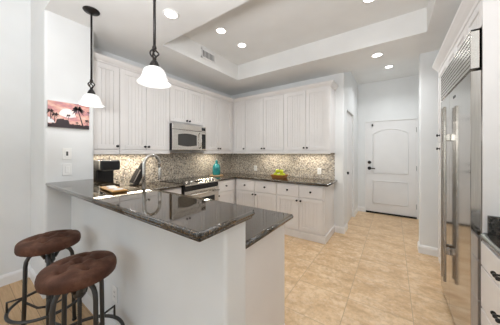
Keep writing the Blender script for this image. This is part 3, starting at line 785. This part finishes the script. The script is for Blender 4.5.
# bowl of apples
cx, cy_ = -1.745, 3.47
bo = MB()
def ringbox(z, hw, hd): return [(cx - hw, cy_ - hd, z), (cx + hw, cy_ - hd, z), (cx + hw, cy_ + hd, z), (cx - hw, cy_ + hd, z)]
lv_ = [(ZK + .0006, .105, .085), (ZK + .055, .132, .112), (ZK + .059, .132, .112), (ZK + .059, .124, .104), (ZK + .008, .098, .078)]
b2 = bmesh.new(); rr_ = [[b2.verts.new(p) for p in ringbox(*l)] for l in lv_]
b2.faces.new(rr_[0]); b2.faces.new(rr_[-1])
for A, B in zip(rr_, rr_[1:]):
    for j in range(4): b2.faces.new((A[j], A[(j + 1) % 4], B[(j + 1) % 4], B[j]))
bo._put(b2)
tag(bo.build('fruit_bowl', 'bowlwood'), 'flared brown wooden bowl of green apples on the back counter', 'bowl')
def apple(loc):
    o = thing('apple', loc, '', 'apple', 'green apples in the bowl')
    r = .0395; pr = [(0, r * .72), (r * .3, r * .86), (r * .6, r * .82), (r * .9, r * .45), (r, .05 * r), (r * .92, -r * .4), (r * .65, -r * .8), (r * .3, -r * .95), (0, -r * .86)]
    MB().lathe(pr, loc, n=18).build('flesh', 'apple', o)
    MB().tube([(loc[0], loc[1], loc[2] + r * .7), (loc[0] + .003, loc[1], loc[2] + r * 1.15)], .002, 6).build('stem', 'stem', o)
    return o
zA = ZK + .0485
ap = [((-.079, 0, .012), 'at the corner end'), ((.079, 0, .012), 'at the hall end'), ((0, -.042, 0), 'at the front'), ((0, .042, 0), 'at the back'),
      ((-.042, 0, .074), 'on top, nearer the corner'), ((.042, 0, .074), 'on top, nearer the hall')]
ap = [(p, 'green apple %s of the heap in the wooden bowl' % w_ if 'top' not in w_ else 'green apple ' + w_ + ', of the heap in the wooden bowl') for p, w_ in ap]
a0_ = None
for (dx, dy, dz), lab in ap:
    loc = (cx + dx, cy_ + dy, zA + dz)
    if a0_ is None: q = a0_ = apple(loc)
    else: q = copy_tree(a0_); q.location = loc; q.rotation_euler = (0, 0, rnd.random() * 6)
    q['label'] = lab

# ------------------------------------------------------------------ bar stools
def stool():
    zs = .70
    o = thing('bar_stool', (0, 0, 0), 'nearer bar stool with round tufted brown seat on black tube legs', 'stool', 'bar stools')
    # tufted cushion
    b = bmesh.new(); nr, na = 18, 56; Rr = .183; rings = []
    tufts = [(0, 0)] + [(.095 * math.cos(R(72 * j + 12)), .095 * math.sin(R(72 * j + 12))) for j in range(5)]
    def top(x, y):
        r = math.hypot(x, y); z = zs + .010 + .030 * (1 - (r / Rr) ** 2.6)
        for tx, ty in tufts:
            dd = math.hypot(x - tx, y - ty); z -= .026 * math.exp(-(dd / .026) ** 2) + .008 * math.exp(-(dd / .011) ** 2)
            
        for j in range(5):   # folds between neighbouring tufts and out to the rim
            for (ax, ay), (bx_, by_) in (((0, 0), tufts[1 + j]), (tufts[1 + j], tufts[1 + (j + 1) % 5]), (tufts[1 + j], (tufts[1 + j][0] * 2.0, tufts[1 + j][1] * 2.0))):
                vx, vy = bx_ - ax, by_ - ay; L2 = vx * vx + vy * vy
                s_ = max(0, min(1, ((x - ax) * vx + (y - ay) * vy) / L2)); dd = math.hypot(x - ax - s_ * vx, y - ay - s_ * vy)
                z -= .0048 * math.exp(-(dd / .012) ** 2)
        return z
    cen = b.verts.new((0, 0, top(0, 0)))
    for i in range(1, nr + 1):
        rr = Rr * .965 * i / nr
        rings.append([b.verts.new((rr * math.cos(2 * math.pi * k_ / na), rr * math.sin(2 * math.pi * k_ / na), top(rr * math.cos(2 * math.pi * k_ / na), rr * math.sin(2 * math.pi * k_ / na)))) for k_ in range(na)])
    for rr, z in ((Rr * .99, zs + .004), (Rr * 1.005, zs - .010), (Rr * 1.005, zs - .034), (Rr * .985, zs - .047), (Rr * .93, zs - .052)):
        rings.append([b.verts.new(((rr + .0014 * (k_ % 2)) * math.cos(2 * math.pi * k_ / na), (rr + .0014 * (k_ % 2)) * math.sin(2 * math.pi * k_ / na), z)) for k_ in range(na)])
    for k_ in range(na): b.faces.new((cen, rings[0][k_], rings[0][(k_ + 1) % na]))
    for A, B in zip(rings, rings[1:]):
        for k_ in range(na): b.faces.new((A[k_], B[k_], B[(k_ + 1) % na], A[(k_ + 1) % na]))
    b.faces.new(rings[-1])
    for f in b.faces: f.smooth = True
    m = MB(); m._put(b); seat = m.build('seat', 'leather', o)
    for tx, ty in tufts:
        MB().sphere((tx, ty, top(tx, ty) + .001), .0075, (1, 1, .5), 10, 6).build('button', 'leather_dark', seat)
    MB().lathe([(0, zs - .052), (.10, zs - .052), (.10, zs - .058), (0, zs - .058)], n=24).build('seat_plate', 'iron', o)
    # screw post
    MB().lathe([(.010, .17), (.010, zs - .057)] , n=14).build('screw_post', 'iron', o)
    th = MB(); th.tube([(.0105 * math.cos(t_ * .9), .0105 * math.sin(t_ * .9), .30 + t_ * .0018) for t_ in range(110)], .0022, 5); th.build('thread', 'iron', o)
    MB().lathe([(.028, .53), (.030, .535), (.030, .575), (.026, .582), (.016, .586)], n=18).build('collar', 'iron', o)
    MB().lathe([(.024, .165), (.026, .17), (.026, .20), (.016, .206)], n=18).build('lower_collar', 'iron', o)
    for j in range(4):
        a = R(45 + 90 * j); c_, s_ = math.cos(a), math.sin(a)
        prof = [(.026, .560), (.045, .596), (.070, .614), (.095, .611), (.116, .593), (.128, .565), (.132, .53), (.136, .30), (.144, .012)]
        lg = MB().tube([(r * c_, r * s_, z) for r, z in prof], .0125, 12)
        lo = lg.build('leg', 'iron', o)
        MB().lathe([(0, 0), (.016, 0), (.016, .014), (0, .014)], (.144 * c_, .144 * s_, 0), n=14).build('foot_cap', 'blackp', lo)
        MB().tube([(.022 * c_, .022 * s_, .185), (.07 * c_, .07 * s_, .20), (.138 * c_, .138 * s_, .275)], .008, 8).build('brace', 'iron', o)
        MB().tube([(.134 * c_, .134 * s_, .31), (.222 * c_, .222 * s_, .31), (.222 * c_, .222 * s_, .24)], .007, 8).build('ring_bracket', 'iron', o)
    MB().tube([(.222 * math.cos(2 * math.pi * k_ / 48), .222 * math.sin(2 * math.pi * k_ / 48), .232) for k_ in range(48)], .0105, 10, closed=True).build('foot_ring', 'iron', o)
    return o
s1 = stool(); s1.location = (-1.528, .427, 0); s1.rotation_euler = (0, 0, R(62))
s2 = copy_tree(s1); s2.location = (-2.195, .43, 0); s2.rotation_euler = (0, 0, R(30))
s2['label'] = 'farther bar stool with round tufted brown seat, next to the picture wall pier'
